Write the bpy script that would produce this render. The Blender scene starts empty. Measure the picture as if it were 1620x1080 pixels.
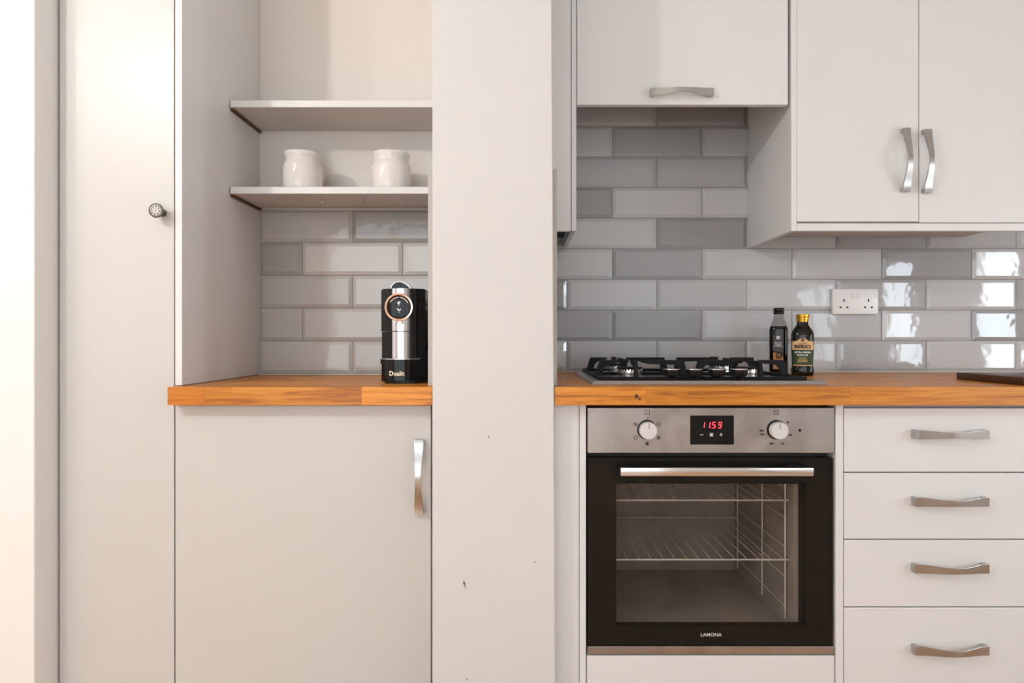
import bpy, bmesh, math, random
from mathutils import Matrix, Vector

random.seed(7)
scene = bpy.context.scene
C = scene.collection
PI = math.pi

# ------------------------------------------------------------------ camera
F = 969.0                 # focal length in pixels of a 1620 px wide frame
PX, PY = 820.0, 534.0     # principal point in pixels
CY, CZ = -2.049, 1.027    # camera distance from the tiled wall, camera height
cam_d = bpy.data.cameras.new('camera')
cam = bpy.data.objects.new('camera', cam_d); C.objects.link(cam)
cam.location = (0, CY, CZ); cam.rotation_euler = (PI/2, 0, 0)
cam_d.sensor_width = 36.0; cam_d.lens = 36.0*F/1620.0
cam_d.shift_x = -(PX-810)/1620.0; cam_d.shift_y = -(540-PY)/1620.0
cam_d.clip_start = 0.02
scene.camera = cam

def wx(x, Y): return (x-PX)*(Y-CY)/F
def wz(y, Y): return CZ-(y-PY)*(Y-CY)/F

# ------------------------------------------------------------------ world, lights, exposure
w = bpy.data.worlds.new('world'); scene.world = w; w.use_nodes = True
w.node_tree.nodes['Background'].inputs[0].default_value = (0.80, 0.90, 1.0, 1)
w.node_tree.nodes['Background'].inputs[1].default_value = 1.0

def area(name, loc, rot, sx, sy, power, col):
    l = bpy.data.lights.new(name, 'AREA'); l.shape = 'RECTANGLE'; l.size = sx; l.size_y = sy
    l.energy = power; l.color = col
    o = bpy.data.objects.new(name, l); C.objects.link(o); o.location = loc; o.rotation_euler = rot
    return o
# daylight in the right wall's three windows; the rear light is added soft fill
for n_, (ya_, yb_, pw_) in enumerate(((-1.52, -1.14, 16), (-2.38, -1.98, 14), (-3.85, -2.95, 12))):
    area('daylight_right', (2.70, (ya_+yb_)/2, 1.155), (0, PI/2, 0), .81, yb_-ya_, pw_, (0.84, 0.925, 1.0))
area('daylight_rear', (-0.8, -4.32, 1.2), (PI/2, 0, 0), 2.2, 1.9, 31, (0.87, 0.94, 1.0))
# two room lamps left of the camera
def lamp(loc, power, rad, col):
    kl = bpy.data.lights.new('room_lamp', 'POINT'); kl.energy = power; kl.shadow_soft_size = rad; kl.color = col
    ko = bpy.data.objects.new('room_lamp', kl); C.objects.link(ko); ko.location = loc
lamp((-1.60, -2.16, 2.22), 40, .05, (1.0, .975, .95))
lamp((-2.14, -2.22, 2.25), 14, .05, (1.0, .975, .95))

scene.view_settings.view_transform = 'Standard'
scene.view_settings.look = 'None'
scene.view_settings.gamma = 1.0
scene.view_settings.use_curve_mapping = False
scene.view_settings.exposure = 0.09

# ------------------------------------------------------------------ materials
def srgb(r, g, b):
    f = lambda c: (c/255/12.92) if c/255 <= .04045 else ((c/255+.055)/1.055)**2.4
    return (f(r), f(g), f(b), 1)

class NT:
    def __init__(s, name):
        s.m = bpy.data.materials.new(name); s.m.use_nodes = True
        s.t = s.m.node_tree; s.b = s.t.nodes['Principled BSDF']; s.out = s.t.nodes['Material Output']
    def n(s, typ, **kw):
        x = s.t.nodes.new(typ)
        for k, v in kw.items(): setattr(x, k, v)
        return x
    def l(s, a, b): s.t.links.new(a, b)
    def set(s, **kw):
        for k, v in kw.items(): s.b.inputs[k.replace('_', ' ')].default_value = v
        return s

def noise_bump(t, scale, strength, dist=0.001):
    tc = t.n('ShaderNodeTexCoord'); nz = t.n('ShaderNodeTexNoise'); bp = t.n('ShaderNodeBump')
    nz.inputs['Scale'].default_value = scale; nz.inputs['Detail'].default_value = 3
    bp.inputs['Strength'].default_value = strength; bp.inputs['Distance'].default_value = dist
    t.l(tc.outputs['Object'], nz.inputs['Vector']); t.l(nz.outputs['Fac'], bp.inputs['Height'])
    t.l(bp.outputs['Normal'], t.b.inputs['Normal'])

def plain(name, col, rough=.5, metal=0., spec=.5, bump=None, coat=0., var=0., varscale=3.):
    t = NT(name); t.set(Base_Color=col, Roughness=rough, Metallic=metal, Specular_IOR_Level=spec, Coat_Weight=coat)
    if bump: noise_bump(t, bump[0], bump[1])
    if var:
        tc = t.n('ShaderNodeTexCoord'); nz = t.n('ShaderNodeTexNoise'); rp = t.n('ShaderNodeValToRGB')
        nz.inputs['Scale'].default_value = varscale; nz.inputs['Detail'].default_value = 4
        rp.color_ramp.elements[0].position = .35; rp.color_ramp.elements[1].position = .65
        rp.color_ramp.elements[0].color = tuple(c*(1-var) for c in col[:3])+(1,)
        rp.color_ramp.elements[1].color = col
        t.l(tc.outputs['Object'], nz.inputs['Vector']); t.l(nz.outputs['Fac'], rp.inputs['Fac'])
        t.l(rp.outputs['Color'], t.b.inputs['Base Color'])
    return t.m

def emit(name, col, s):
    t = NT(name); t.set(Base_Color=(0, 0, 0, 1), Emission_Color=col, Emission_Strength=s); return t.m

M = {}
M['wall'] = plain('wall_paint', (.70, .683, .668, 1), .62, bump=(90, .06), var=.02)
M['nib'] = plain('white_wall_paint', (.84, .81, .785, 1), .6, bump=(90, .06), var=.015)
M['alcove'] = plain('alcove_paint', (.84, .775, .715, 1), .62, bump=(120, .05), var=.02)
M['ceiling'] = plain('ceiling_paint', (.85, .84, .82, 1), .8, var=.01)
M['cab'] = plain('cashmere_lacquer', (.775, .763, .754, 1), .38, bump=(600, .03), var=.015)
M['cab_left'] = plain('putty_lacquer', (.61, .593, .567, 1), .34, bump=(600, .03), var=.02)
M['carcass'] = plain('carcass_board', (.60, .565, .54, 1), .5, bump=(500, .03))
M['grey_board'] = plain('grey_board', (.66, .615, .58, 1), .5, bump=(500, .04), var=.02)
M['dark'] = plain('dark_gap', (.02, .018, .016, 1), .7)
M['batten'] = plain('stained_batten', srgb(96, 66, 40), .6, var=.3, varscale=40)
M['grout'] = plain('grey_grout', srgb(150, 144, 140), .85, bump=(300, .2))
M['caulk'] = plain('white_caulk', srgb(225, 220, 214), .5)
M['trim'] = plain('tile_trim', (.50, .47, .445, 1), .5, bump=(400, .05))
M['nickel'] = plain('brushed_nickel', (.50, .485, .47, 1), .26, 1.0)
M['pewter'] = plain('pewter', (.16, .145, .125, 1), .4, 1.0)
M['steel_edge'] = plain('polished_steel', (.72, .71, .70, 1), .2, 1.0)
M['tray_steel'] = plain('satin_tray_steel', (.46, .43, .41, 1), .27, 1.0)
M['knob_face'] = plain('pale_satin_metal', (.74, .73, .72, 1), .4, .35)
M['chrome'] = plain('chrome', (.66, .66, .68, 1), .06, 1.0)
M['rose'] = plain('rose_gold', (.86, .56, .43, 1), .16, 1.0)
M['black_gloss'] = plain('black_gloss_plastic', (.005, .005, .005, 1), .10, spec=.28)
M['black_satin'] = plain('black_satin_plastic', (.008, .008, .008, 1), .3, spec=.25)
M['iron'] = plain('cast_iron', (.009, .009, .010, 1), .5, spec=.2, bump=(900, .25))
M['ceramic'] = plain('white_glazed_ceramic', (.80, .765, .725, 1), .1, coat=.4)
M['white_plastic'] = plain('white_plastic', (.90, .88, .86, 1), .28)
M['ink'] = plain('black_ink', (.008, .008, .008, 1), .5, spec=.2)
M['white_ink'] = plain('white_ink', (.85, .84, .82, 1), .5)
M['cream_ink'] = plain('cream_logo', srgb(240, 226, 196), .35)
M['red_led'] = emit('red_led', (1.0, .03, .05, 1), 5.0)
M['gold_cap'] = plain('gold_cap', srgb(214, 160, 50), .25, .8)
M['label_green'] = plain('green_label', srgb(38, 66, 30), .5)
M['label_cream'] = plain('cream_label', srgb(222, 178, 122), .5)
M['label_gold'] = plain('gold_label', srgb(206, 170, 92), .4)
M['label_orange'] = plain('orange_label', srgb(206, 130, 48), .5)
M['label_grey'] = plain('charcoal_label', srgb(74, 68, 68), .5)
M['label_tan'] = plain('tan_label', srgb(190, 142, 92), .5)
M['enamel'] = plain('oven_enamel', (.38, .34, .31, 1), .4, var=.25, varscale=9)
M['rack'] = plain('rack_wire', (.80, .77, .72, 1), .35, .35)
M['glass_dark'] = plain('dark_bottle_glass', (.003, .0025, .002, 1), .05, spec=.35)
M['oil_glass'] = plain('olive_bottle_glass', (.007, .006, .002, 1), .05, spec=.35)
M['liquid'] = plain('vinegar', (.006, .003, .002, 1), .2)
M['chip'] = plain('chipped_plaster', srgb(120, 92, 70), .8)
M['knot'] = plain('wood_knot', srgb(92, 52, 20), .5, var=.5, varscale=200)

def steel(name):
    t = NT(name); t.set(Metallic=1.0, Roughness=.32)
    tc = t.n('ShaderNodeTexCoord'); mp = t.n('ShaderNodeMapping'); nz = t.n('ShaderNodeTexNoise')
    mp.inputs['Scale'].default_value = (2, 60, 300); nz.inputs['Scale'].default_value = 4
    n2 = t.n('ShaderNodeTexNoise'); n2.inputs['Scale'].default_value = 9; n2.inputs['Detail'].default_value = 5; n2.inputs['Distortion'].default_value = 1.2
    mr = t.n('ShaderNodeMapRange'); mr.inputs['To Min'].default_value = .24; mr.inputs['To Max'].default_value = .46
    rp = t.n('ShaderNodeValToRGB'); rp.color_ramp.elements[0].position = .4; rp.color_ramp.elements[1].position = .6
    rp.color_ramp.elements[0].color = (.42, .40, .385, 1); rp.color_ramp.elements[1].color = (.49, .47, .455, 1)
    bp = t.n('ShaderNodeBump'); bp.inputs['Strength'].default_value = .05; bp.inputs['Distance'].default_value = .001
    t.l(tc.outputs['Object'], mp.inputs['Vector']); t.l(mp.outputs['Vector'], nz.inputs['Vector'])
    t.l(tc.outputs['Object'], n2.inputs['Vector'])
    t.l(n2.outputs['Fac'], rp.inputs['Fac']); t.l(rp.outputs['Color'], t.b.inputs['Base Color'])
    t.l(n2.outputs['Fac'], mr.inputs['Value']); t.l(mr.outputs['Result'], t.b.inputs['Roughness'])
    t.l(nz.outputs['Fac'], bp.inputs['Height']); t.l(bp.outputs['Normal'], t.b.inputs['Normal'])
    return t.m
M['steel'] = steel('brushed_steel')

def tile_mat():
    t = NT('glazed_tile'); t.set(Roughness=.045, Specular_IOR_Level=.5)
    oi = t.n('ShaderNodeObjectInfo'); tc = t.n('ShaderNodeTexCoord'); nz = t.n('ShaderNodeTexNoise')
    nz.inputs['Scale'].default_value = 26; nz.inputs['Detail'].default_value = 1.5
    bp = t.n('ShaderNodeBump'); bp.inputs['Strength'].default_value = .35; bp.inputs['Distance'].default_value = .0012
    ad = t.n('ShaderNodeVectorMath'); ad.operation = 'ADD'
    t.l(tc.outputs['Object'], ad.inputs[0]); t.l(oi.outputs['Location'], ad.inputs[1])
    t.l(ad.outputs[0], nz.inputs['Vector']); t.l(nz.outputs['Fac'], bp.inputs['Height'])
    t.l(bp.outputs['Normal'], t.b.inputs['Normal']); t.l(oi.outputs['Color'], t.b.inputs['Base Color'])
    return t.m
M['tile'] = tile_mat()

def wood(name, c0, c1, c2, axis='X', rough=.3, scale=1.0, coat=.0, tint=.16):
    t = NT(name); t.set(Roughness=rough, Coat_Weight=coat, Coat_Roughness=.12)
    tc = t.n('ShaderNodeTexCoord'); oi = t.n('ShaderNodeObjectInfo'); mp = t.n('ShaderNodeMapping')
    s = {'X': (2.2, 40, 40), 'Y': (40, 2.2, 40)}[axis]
    mp.inputs['Scale'].default_value = tuple(v*scale for v in s)
    cb = t.n('ShaderNodeCombineXYZ'); mu = t.n('ShaderNodeMath'); mu.operation = 'MULTIPLY'; mu.inputs[1].default_value = 37.0
    t.l(oi.outputs['Random'], mu.inputs[0])
    for i in range(3): t.l(mu.outputs[0], cb.inputs[i])
    ad = t.n('ShaderNodeVectorMath'); ad.operation = 'ADD'
    t.l(tc.outputs['Object'], mp.inputs['Vector']); t.l(mp.outputs['Vector'], ad.inputs[0]); t.l(cb.outputs[0], ad.inputs[1])
    nz = t.n('ShaderNodeTexNoise'); nz.inputs['Scale'].default_value = 1.0; nz.inputs['Detail'].default_value = 6; nz.inputs['Distortion'].default_value = .9
    nz.inputs['Roughness'].default_value = .62
    t.l(ad.outputs[0], nz.inputs['Vector'])
    rp = t.n('ShaderNodeValToRGB'); e = rp.color_ramp.elements
    e[0].position = .30; e[0].color = c0; e[1].position = .72; e[1].color = c2
    m = e.new(.47); m.color = c1
    t.l(nz.outputs['Fac'], rp.inputs['Fac'])
    hs = t.n('ShaderNodeHueSaturation'); mr = t.n('ShaderNodeMapRange')
    mr.inputs['To Min'].default_value = 1-tint; mr.inputs['To Max'].default_value = 1+tint
    t.l(oi.outputs['Random'], mr.inputs['Value']); t.l(mr.outputs['Result'], hs.inputs['Value'])
    t.l(rp.outputs['Color'], hs.inputs['Color']); t.l(hs.outputs['Color'], t.b.inputs['Base Color'])
    bp = t.n('ShaderNodeBump'); bp.inputs['Strength'].default_value = .08; bp.inputs['Distance'].default_value = .001
    t.l(nz.outputs['Fac'], bp.inputs['Height']); t.l(bp.outputs['Normal'], t.b.inputs['Normal'])
    return t.m
M['oak'] = wood('oiled_oak', srgb(150, 82, 18), srgb(206, 128, 36), srgb(226, 154, 62), rough=.36, scale=2.4)
M['oak_dark'] = wood('oiled_oak_wavy', srgb(112, 54, 10), srgb(192, 112, 28), srgb(212, 136, 46), rough=.34, scale=1.5)
M['floor'] = wood('floor_board', srgb(156, 112, 76), srgb(198, 152, 110), srgb(212, 170, 130), 'Y', rough=.28, scale=.5, tint=.2)
M['walnut'] = wood('dark_walnut', srgb(30, 17, 10), srgb(66, 40, 22), srgb(116, 74, 42), 'Y', rough=.35, scale=1.0, tint=.05)

def clear(name, tint, ior=1.5, rough=.02):
    t = NT(name); t.t.nodes.remove(t.b)
    tr = t.n('ShaderNodeBsdfTransparent'); tr.inputs[0].default_value = tint
    gl = t.n('ShaderNodeBsdfGlossy'); gl.inputs['Roughness'].default_value = rough
    fr = t.n('ShaderNodeFresnel'); fr.inputs[0].default_value = ior; mx = t.n('ShaderNodeMixShader')
    # only the outer face mirrors; the inner face of the sheet just lets light through
    ge = t.n('ShaderNodeNewGeometry'); iv = t.n('ShaderNodeMath'); iv.operation = 'SUBTRACT'; iv.inputs[0].default_value = 1.0
    ml = t.n('ShaderNodeMath'); ml.operation = 'MULTIPLY'
    t.l(ge.outputs['Backfacing'], iv.inputs[1]); t.l(iv.outputs[0], ml.inputs[0]); t.l(fr.outputs[0], ml.inputs[1])
    t.l(ml.outputs[0], mx.inputs[0]); t.l(tr.outputs[0], mx.inputs[1]); t.l(gl.outputs[0], mx.inputs[2])
    t.l(mx.outputs[0], t.out.inputs['Surface'])
    return t.m
M['oven_glass'] = clear('oven_glass', (.92, .90, .88, 1), 1.33)
M['window_glass'] = clear('window_glass', (.97, .98, .98, 1))
M['clear_bottle'] = clear('clear_bottle_glass', (.72, .72, .72, 1), 1.6, .03)

# ------------------------------------------------------------------ mesh helpers (world coordinates unless said otherwise)
WM = {}
def bm_new(): return bmesh.new()

def add_box(bm, x0, x1, y0, y1, z0, z1, bev=0., seg=2):
    r = bmesh.ops.create_cube(bm, size=1.0)
    vs = r['verts']
    bmesh.ops.scale(bm, vec=(x1-x0, y1-y0, z1-z0), verts=vs)
    bmesh.ops.translate(bm, vec=((x0+x1)/2, (y0+y1)/2, (z0+z1)/2), verts=vs)
    if bev > 0:
        es = list({e for v in vs for e in v.link_edges})
        bmesh.ops.bevel(bm, geom=es, offset=bev, segments=seg, affect='EDGES', profile=.5)
    return bm

def box(x0, x1, y0, y1, z0, z1, bev=0., seg=2): return add_box(bm_new(), x0, x1, y0, y1, z0, z1, bev, seg)

def add_prism(bm, pts, axis, a0, a1):
    """extrude a closed 2D outline: axis 'X' -> pts (y,z); 'Y' -> (x,z); 'Z' -> (x,y)"""
    def mk(p, a):
        return {'X': (a, p[0], p[1]), 'Y': (p[0], a, p[1]), 'Z': (p[0], p[1], a)}[axis]
    A = [bm.verts.new(mk(p, a0)) for p in pts]; B = [bm.verts.new(mk(p, a1)) for p in pts]
    n = len(pts)
    bm.faces.new(A); bm.faces.new(B)
    for i in range(n): bm.faces.new((A[i], A[(i+1) % n], B[(i+1) % n], B[i]))
    bmesh.ops.recalc_face_normals(bm, faces=bm.faces)
    return bm

def add_lathe(bm, prof, c=(0, 0, 0), seg=40, axis='Z', sq=2.0, sx=1.0, sy=1.0):
    """prof = [(r, h)]; sq > 2 squares the section; axis 'Z' up or 'Y' (h grows towards -Y)"""
    rings = []
    for r, h in prof:
        ring = []
        for i in range(seg):
            a = 2*PI*i/seg; ca, sa = math.cos(a), math.sin(a)
            k = 1.0 if sq == 2 else 1.0/((abs(ca)**sq+abs(sa)**sq)**(1/sq))
            u, v = r*k*ca*sx, r*k*sa*sy
            p = (c[0]+u, c[1]+v, c[2]+h) if axis == 'Z' else (c[0]+u, c[1]-h, c[2]+v)
            ring.append(bm.verts.new(p))
        rings.append(ring)
    for a, b in zip(rings, rings[1:]):
        for i in range(seg):
            j = (i+1) % seg; bm.faces.new((a[i], a[j], b[j], b[i]))
    bm.faces.new(rings[0]); bm.faces.new(rings[-1])
    bmesh.ops.recalc_face_normals(bm, faces=bm.faces)
    return bm

def add_tube(bm, pts, r, seg=8):
    pts = [Vector(p) for p in pts]; rings = []
    for i, p in enumerate(pts):
        d = (pts[min(i+1, len(pts)-1)]-pts[max(i-1, 0)]).normalized()
        up = Vector((0, 0, 1)) if abs(d.z) < .9 else Vector((1, 0, 0))
        s = d.cross(up).normalized(); u = s.cross(d)
        rings.append([bm.verts.new(p+r*(math.cos(2*PI*k/seg)*s+math.sin(2*PI*k/seg)*u)) for k in range(seg)])
    for a, b in zip(rings, rings[1:]):
        for k in range(seg):
            j = (k+1) % seg; bm.faces.new((a[k], a[j], b[j], b[k]))
    bm.faces.new(rings[0]); bm.faces.new(rings[-1])
    bmesh.ops.recalc_face_normals(bm, faces=bm.faces)
    return bm

def mesh_of(bm, name, mat, smooth=False, angle=35):
    me = bpy.data.meshes.new(name); bm.to_mesh(me); bm.free()
    me.materials.append(mat)
    if smooth:
        me.polygons.foreach_set('use_smooth', [True]*len(me.polygons))
        me.set_sharp_from_angle(angle=math.radians(angle))
    return me

def link(name, data, parent=None, loc=(0, 0, 0), rot=(0, 0, 0), label=None):
    o = bpy.data.objects.new(name, data); C.objects.link(o)
    o.location = loc; o.rotation_euler = rot
    if parent is not None:
        o.parent = parent; o.matrix_parent_inverse = WM[parent].inverted()
    from mathutils import Euler
    WM[o] = Matrix.Translation(loc) @ Euler(rot).to_matrix().to_4x4()
    if label: o['label'] = label
    return o

def obj(name, bm, mat, parent=None, smooth=False, label=None, angle=35):
    return link(name, mesh_of(bm, name, M[mat], smooth, angle), parent, label=label)

def tag(o, label, cat, group=None):
    o['label'] = label; o['category'] = cat
    if group: o['group'] = group
    return o

def thing(name, loc, label, cat, group=None):
    o = link(name, None, None, loc); o.empty_display_size = .05
    return tag(o, label, cat, group)

def struct(name, bm, mat, label=None):
    o = obj(name, bm, mat); o['kind'] = 'structure'
    if label: o['label'] = label
    return o

def text_bm(s, size, cx, cz, Y, weight=0., align='CENTER', shear=0., ext=.0002, sxs=1.0):
    """lettering standing in the XZ plane, facing -Y"""
    cu = bpy.data.curves.new('lettering', 'FONT'); cu.body = s; cu.size = size; cu.align_x = align; cu.align_y = 'CENTER'
    cu.offset = weight; cu.extrude = ext; cu.shear = shear; cu.resolution_u = 3
    to = bpy.data.objects.new('lettering_tmp', cu); C.objects.link(to)
    dg = bpy.context.evaluated_depsgraph_get()
    me = bpy.data.meshes.new_from_object(to.evaluated_get(dg))
    bpy.data.objects.remove(to); bpy.data.curves.remove(cu)
    bm = bm_new(); bm.from_mesh(me); bpy.data.meshes.remove(me)
    for v in bm.verts:
        x, y, z = v.co; v.co = (cx+x*sxs, Y-z, cz+y)
    return bm

def merge(bms):
    out = bm_new()
    for b in bms:
        me = bpy.data.meshes.new('tmp'); b.to_mesh(me); b.free(); out.from_mesh(me); bpy.data.meshes.remove(me)
    return out

# ------------------------------------------------------------------ key depths
YF = -0.58      # face of base doors, drawers, oven and tall cupboard
YW = -0.615     # front edge of both worktops
YU = -0.325     # face of wall cabinets
YA = -0.149     # tiled back of the alcove
YP = -0.622     # front of the pillar
ZT, ZB = 0.9115, 0.869   # worktop top and underside
RL, RR, RB, CEIL = -2.7, 2.62, -4.25, 2.5

# ------------------------------------------------------------------ room shell
fl = struct('floor', box(RL, RR, RB, .12, -.05, -.018), 'dark', 'boarded oak floor')
bw = .19
bmesh_board = mesh_of(box(-bw/2+.0015, bw/2-.0015, -1.1+.0015, 1.1-.0015, -.018, 0, .0015, 1), 'floor_board', M['floor'])
i = 0; x = RL+bw/2
while x < RR-bw/2+.01:
    off = (i % 3)*.73
    for y in (RB+1.1-off, RB+3.3-off):
        y0, y1 = max(y-1.1, RB), min(y+1.1, .1)
        if y1-y0 > .1: link('board', bmesh_board if (y-1.1 >= RB and y+1.1 <= .1) else mesh_of(box(-bw/2+.0015, bw/2-.0015, y0-y+.0015, y1-y-.0015, -.018, 0, .0015, 1), 'floor_board', M['floor']), fl, (x, y, 0))
    y = RB+5.5-off; y0, y1 = y-1.1, .1
    if y1-y0 > .1: link('board', mesh_of(box(-bw/2+.0015, bw/2-.0015, -1.1+.0015, y1-y-.0015, -.018, 0, .0015, 1), 'floor_board', M['floor']), fl, (x, y, 0))
    x += bw; i += 1
struct('ceiling', box(RL, RR, RB, .12, CEIL, CEIL+.08), 'ceiling')
wb = struct('wall_back', box(0.05, RR, .008, .12, 0, CEIL), 'wall')
wa = struct('wall_alcove', box(-1.2, 0.05, YA+.008, .12, 0, CEIL), 'alcove')
struct('wall_nib', box(RL, -1.1055, -.65, YA, 0, CEIL, .003), 'nib')
struct('wall_left', box(RL-.1, RL, RB, .12, 0, CEIL), 'nib')
# pillar: very slightly wider towards the floor on its right side
bm = bm_new()
xl, xr0, xr1 = wx(684, YP), wx(879.5, YP), wx(870.5, YP)
vs = [bm.verts.new(p) for p in [(xl, YP, 0), (xr0, YP, 0), (xr0, YA+.008, 0), (xl, YA+.008, 0), (xl, YP, CEIL), (xr1, YP, CEIL), (xr1, YA+.008, CEIL), (xl, YA+.008, CEIL)]]
for f in ((0, 1, 5, 4), (1, 2, 6, 5), (2, 3, 7, 6), (3, 0, 4, 7), (0, 3, 2, 1), (4, 5, 6, 7)): bm.faces.new([vs[k] for k in f])
bmesh.ops.bevel(bm, geom=[e for e in bm.edges if abs(e.verts[0].co.y-YP) < 1e-4 and abs(e.verts[1].co.y-YP) < 1e-4 and abs(e.verts[0].co.z-e.verts[1].co.z) > 1], offset=.002, segments=2, affect='EDGES')
pil = struct('wall_pillar', bm, 'wall')
def shard(cx, cy, pts):
    b = bm_new(); add_prism(b, [(wx(cx+px, YP), wz(cy+py, YP)) for px, py in pts], 'Y', YP-.0006, YP+.001); return b
obj('paint_chip', shard(735, 923, [(-1.8, -6), (0, -3), (1.5, 0), (.8, 3), (2.4, 8), (.6, 6), (-.6, 2), (-2.2, 0)]), 'chip', pil)
obj('paint_chip', shard(773, 690, [(-.8, -2), (.6, -1), (.8, 3), (-.5, 2)]), 'chip', pil)
obj('paint_chip', shard(846, 889, [(-1, -1), (1.2, -.6), (.6, .9), (-.8, .8)]), 'chip', pil)
obj('paint_chip', shard(739, 1074, [(-1, -1), (1.2, -.6), (.6, .9), (-.8, .8)]), 'chip', pil)

def window_wall(name, axis, p, t, a0, a1, opens, wz0, wz1):
    """wall with an opening; axis 'X' -> wall at x=p, spans y a0..a1; 'Y' -> wall at y=p spans x"""
    bm = bm_new()
    def bb(u0, u1, z0, z1):
        if axis == 'X': add_box(bm, min(p, p+t), max(p, p+t), u0, u1, z0, z1)
        else: add_box(bm, u0, u1, min(p, p+t), max(p, p+t), z0, z1)
    u = a0
    for w0, w1 in opens:
        bb(u, w0, 0, CEIL); bb(w0, w1, 0, wz0); bb(w0, w1, wz1, CEIL); u = w1
    bb(u, a1, 0, CEIL)
    return struct(name, bm, 'nib')
window_wall('wall_right', 'X', RR, .1, RB, .12, ((-3.85, -2.95), (-2.38, -1.98), (-1.52, -1.14)), .75, 1.56)
window_wall('wall_rear', 'Y', RB, -.1, RL, RR, ((-1.9, .3),), .25, 2.15)
def window(name, axis, p, u0, u1, z0, z1, n):
    def bx_(a, b, zz0, zz1, d0, d1, bm):
        if axis == 'X': add_box(bm, p+d0, p+d1, a, b, zz0, zz1)
        else: add_box(bm, a, b, p-d1, p-d0, zz0, zz1)
    e = link(name, None); e['kind'] = 'structure'
    bm = bm_new(); f = .05
    bx_(u0, u1, z0, z0+f, .02, .06, bm); bx_(u0, u1, z1-f, z1, .02, .06, bm)
    bx_(u0, u0+f, z0+f, z1-f, .02, .06, bm); bx_(u1-f, u1, z0+f, z1-f, .02, .06, bm)
    st = (u1-u0)/n
    for k in range(1, n): bx_(u0+k*st-f/2, u0+k*st+f/2, z0+f, z1-f, .02, .06, bm)
    obj('window_frame', bm, 'white_plastic', e)
    for k in range(n):
        bm = bm_new(); bx_(u0+k*st+f/2, u0+(k+1)*st-f/2, z0+f, z1-f, .037, .043, bm); obj('pane', bm, 'window_glass', e)
window('window_1', 'X', RR, -1.52, -1.14, .75, 1.56, 1)
window('window_2', 'X', RR, -2.38, -1.98, .75, 1.56, 1)
window('window_3', 'X', RR, -3.85, -2.95, .75, 1.56, 2)
window('window_4', 'Y', RB, -1.9, .3, .25, 2.15, 3)  # added rear opening, made wide and low for more fill light

# ------------------------------------------------------------------ tiles
tile_cache = {}
def tile_mesh(wd, hd):
    k = (round(wd, 3), round(hd, 3))
    if k in tile_cache: return tile_cache[k]
    bm = bm_new(); b = min(.0105, wd*.3); hw, hh = wd/2, hd/2
    O = [(-hw, .0075, -hh), (hw, .0075, -hh), (hw, .0075, hh), (-hw, .0075, hh)]
    A = [(x_, .0056, z_) for x_, _, z_ in O]
    I = [(math.copysign(hw-b, x_), 0, math.copysign(hh-b, z_)) for x_, _, z_ in O]
    vo, va, vi = ([bm.verts.new(p) for p in q] for q in (O, A, I))
    bm.faces.new(vi)
    for i in range(4):
        j = (i+1) % 4
        bm.faces.new((va[i], va[j], vi[j], vi[i])); bm.faces.new((vo[i], vo[j], va[j], va[i]))
    bmesh.ops.recalc_face_normals(bm, faces=bm.faces)
    tile_cache[k] = mesh_of(bm, 'tile', M['tile'])
    return tile_cache[k]
TONE = {'L': .62, 'l': .565, 'm': .50, 'd': .405, 'D': .375}
# note: tones are given as display values
def tile_row(parent, xs, z0, z1, tones, Y, warm):
    g = .0014
    for (a, b), t in zip(zip(xs, xs[1:]), tones):
        v = TONE[t]*random.uniform(.97, 1.03)
        o = link('tile', tile_mesh(b-a-2*g, z1-z0-2*g), parent, ((a+b)/2, Y, (z0+z1)/2), (math.radians(random.uniform(-.35, .35)), 0, math.radians(random.uniform(-.45, .45))))
        o.color = (v*warm[0], v*warm[1], v*warm[2], 1)
XL = .094
ph = .10265; z00 = .9145
A0, B0, pitch = (969-PX)/473, (897-PX)/473, .3013
# bond and tones of each row, top row first; its dark tones also hold shade
rows = [('B', 'mDmm'), ('A', 'ldmm'), ('B', 'mmmm'), ('A', 'DLLm'), ('B', 'lDmdml'), ('A', 'ldlLdLm'), ('B', 'DLlLmLm'), ('A', 'ddLlLdL'), ('B', 'LmmLmLLl')]
for r, (kind, tones) in enumerate(rows):
    z1 = z00+(9-r)*ph; z0 = z1-ph
    first = A0 if kind == 'A' else B0
    xs = [XL]
    x = first
    if kind == 'B' and r < 6:
        x = first+pitch      # the first tile of these rows runs on behind the cabinet
    xs = [XL] if x-XL > .01 else []
    end = 1.75 if r >= 4 else 1.0        # upper rows stop behind the wall cabinet
    while x < end-.02:
        xs.append(x); x += pitch
    xs.append(end); tones = tones+'lmL'
    tile_row(wb, xs, z0, z1, tones, 0.0, (.985, .99, 1.0))
obj('grout', box(XL, 1.75, .0062, .0085, z00, z00+5*ph), 'grout', wb)
obj('grout', box(XL, 1.0, .0062, .0085, z00+5*ph, z00+9*ph), 'grout', wb)
# alcove tiles; the top row's darker tones also hold the shelf's shade
pz, pxl = .1021, .3115
ja, jb = wx(557.5, YA), wx(477.5, YA)
al = [(ja, 'md'), (jb, 'dLL'), (ja, 'ml'), (jb, 'mll'), (ja, 'lm')]
for r, (j, tones) in enumerate(al):
    z1 = z00+(5-r)*pz; z0 = z1-pz
    xs = [-.8045, j] + ([j+pxl] if len(tones) == 3 else []) + [-.218]
    tile_row(wa, xs, z0, z1, tones, YA, (1.0, .955, .91))
obj('grout', box(-.8045, -.218, YA+.0062, YA+.0085, z00, z00+5*pz), 'grout', wa)
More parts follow.
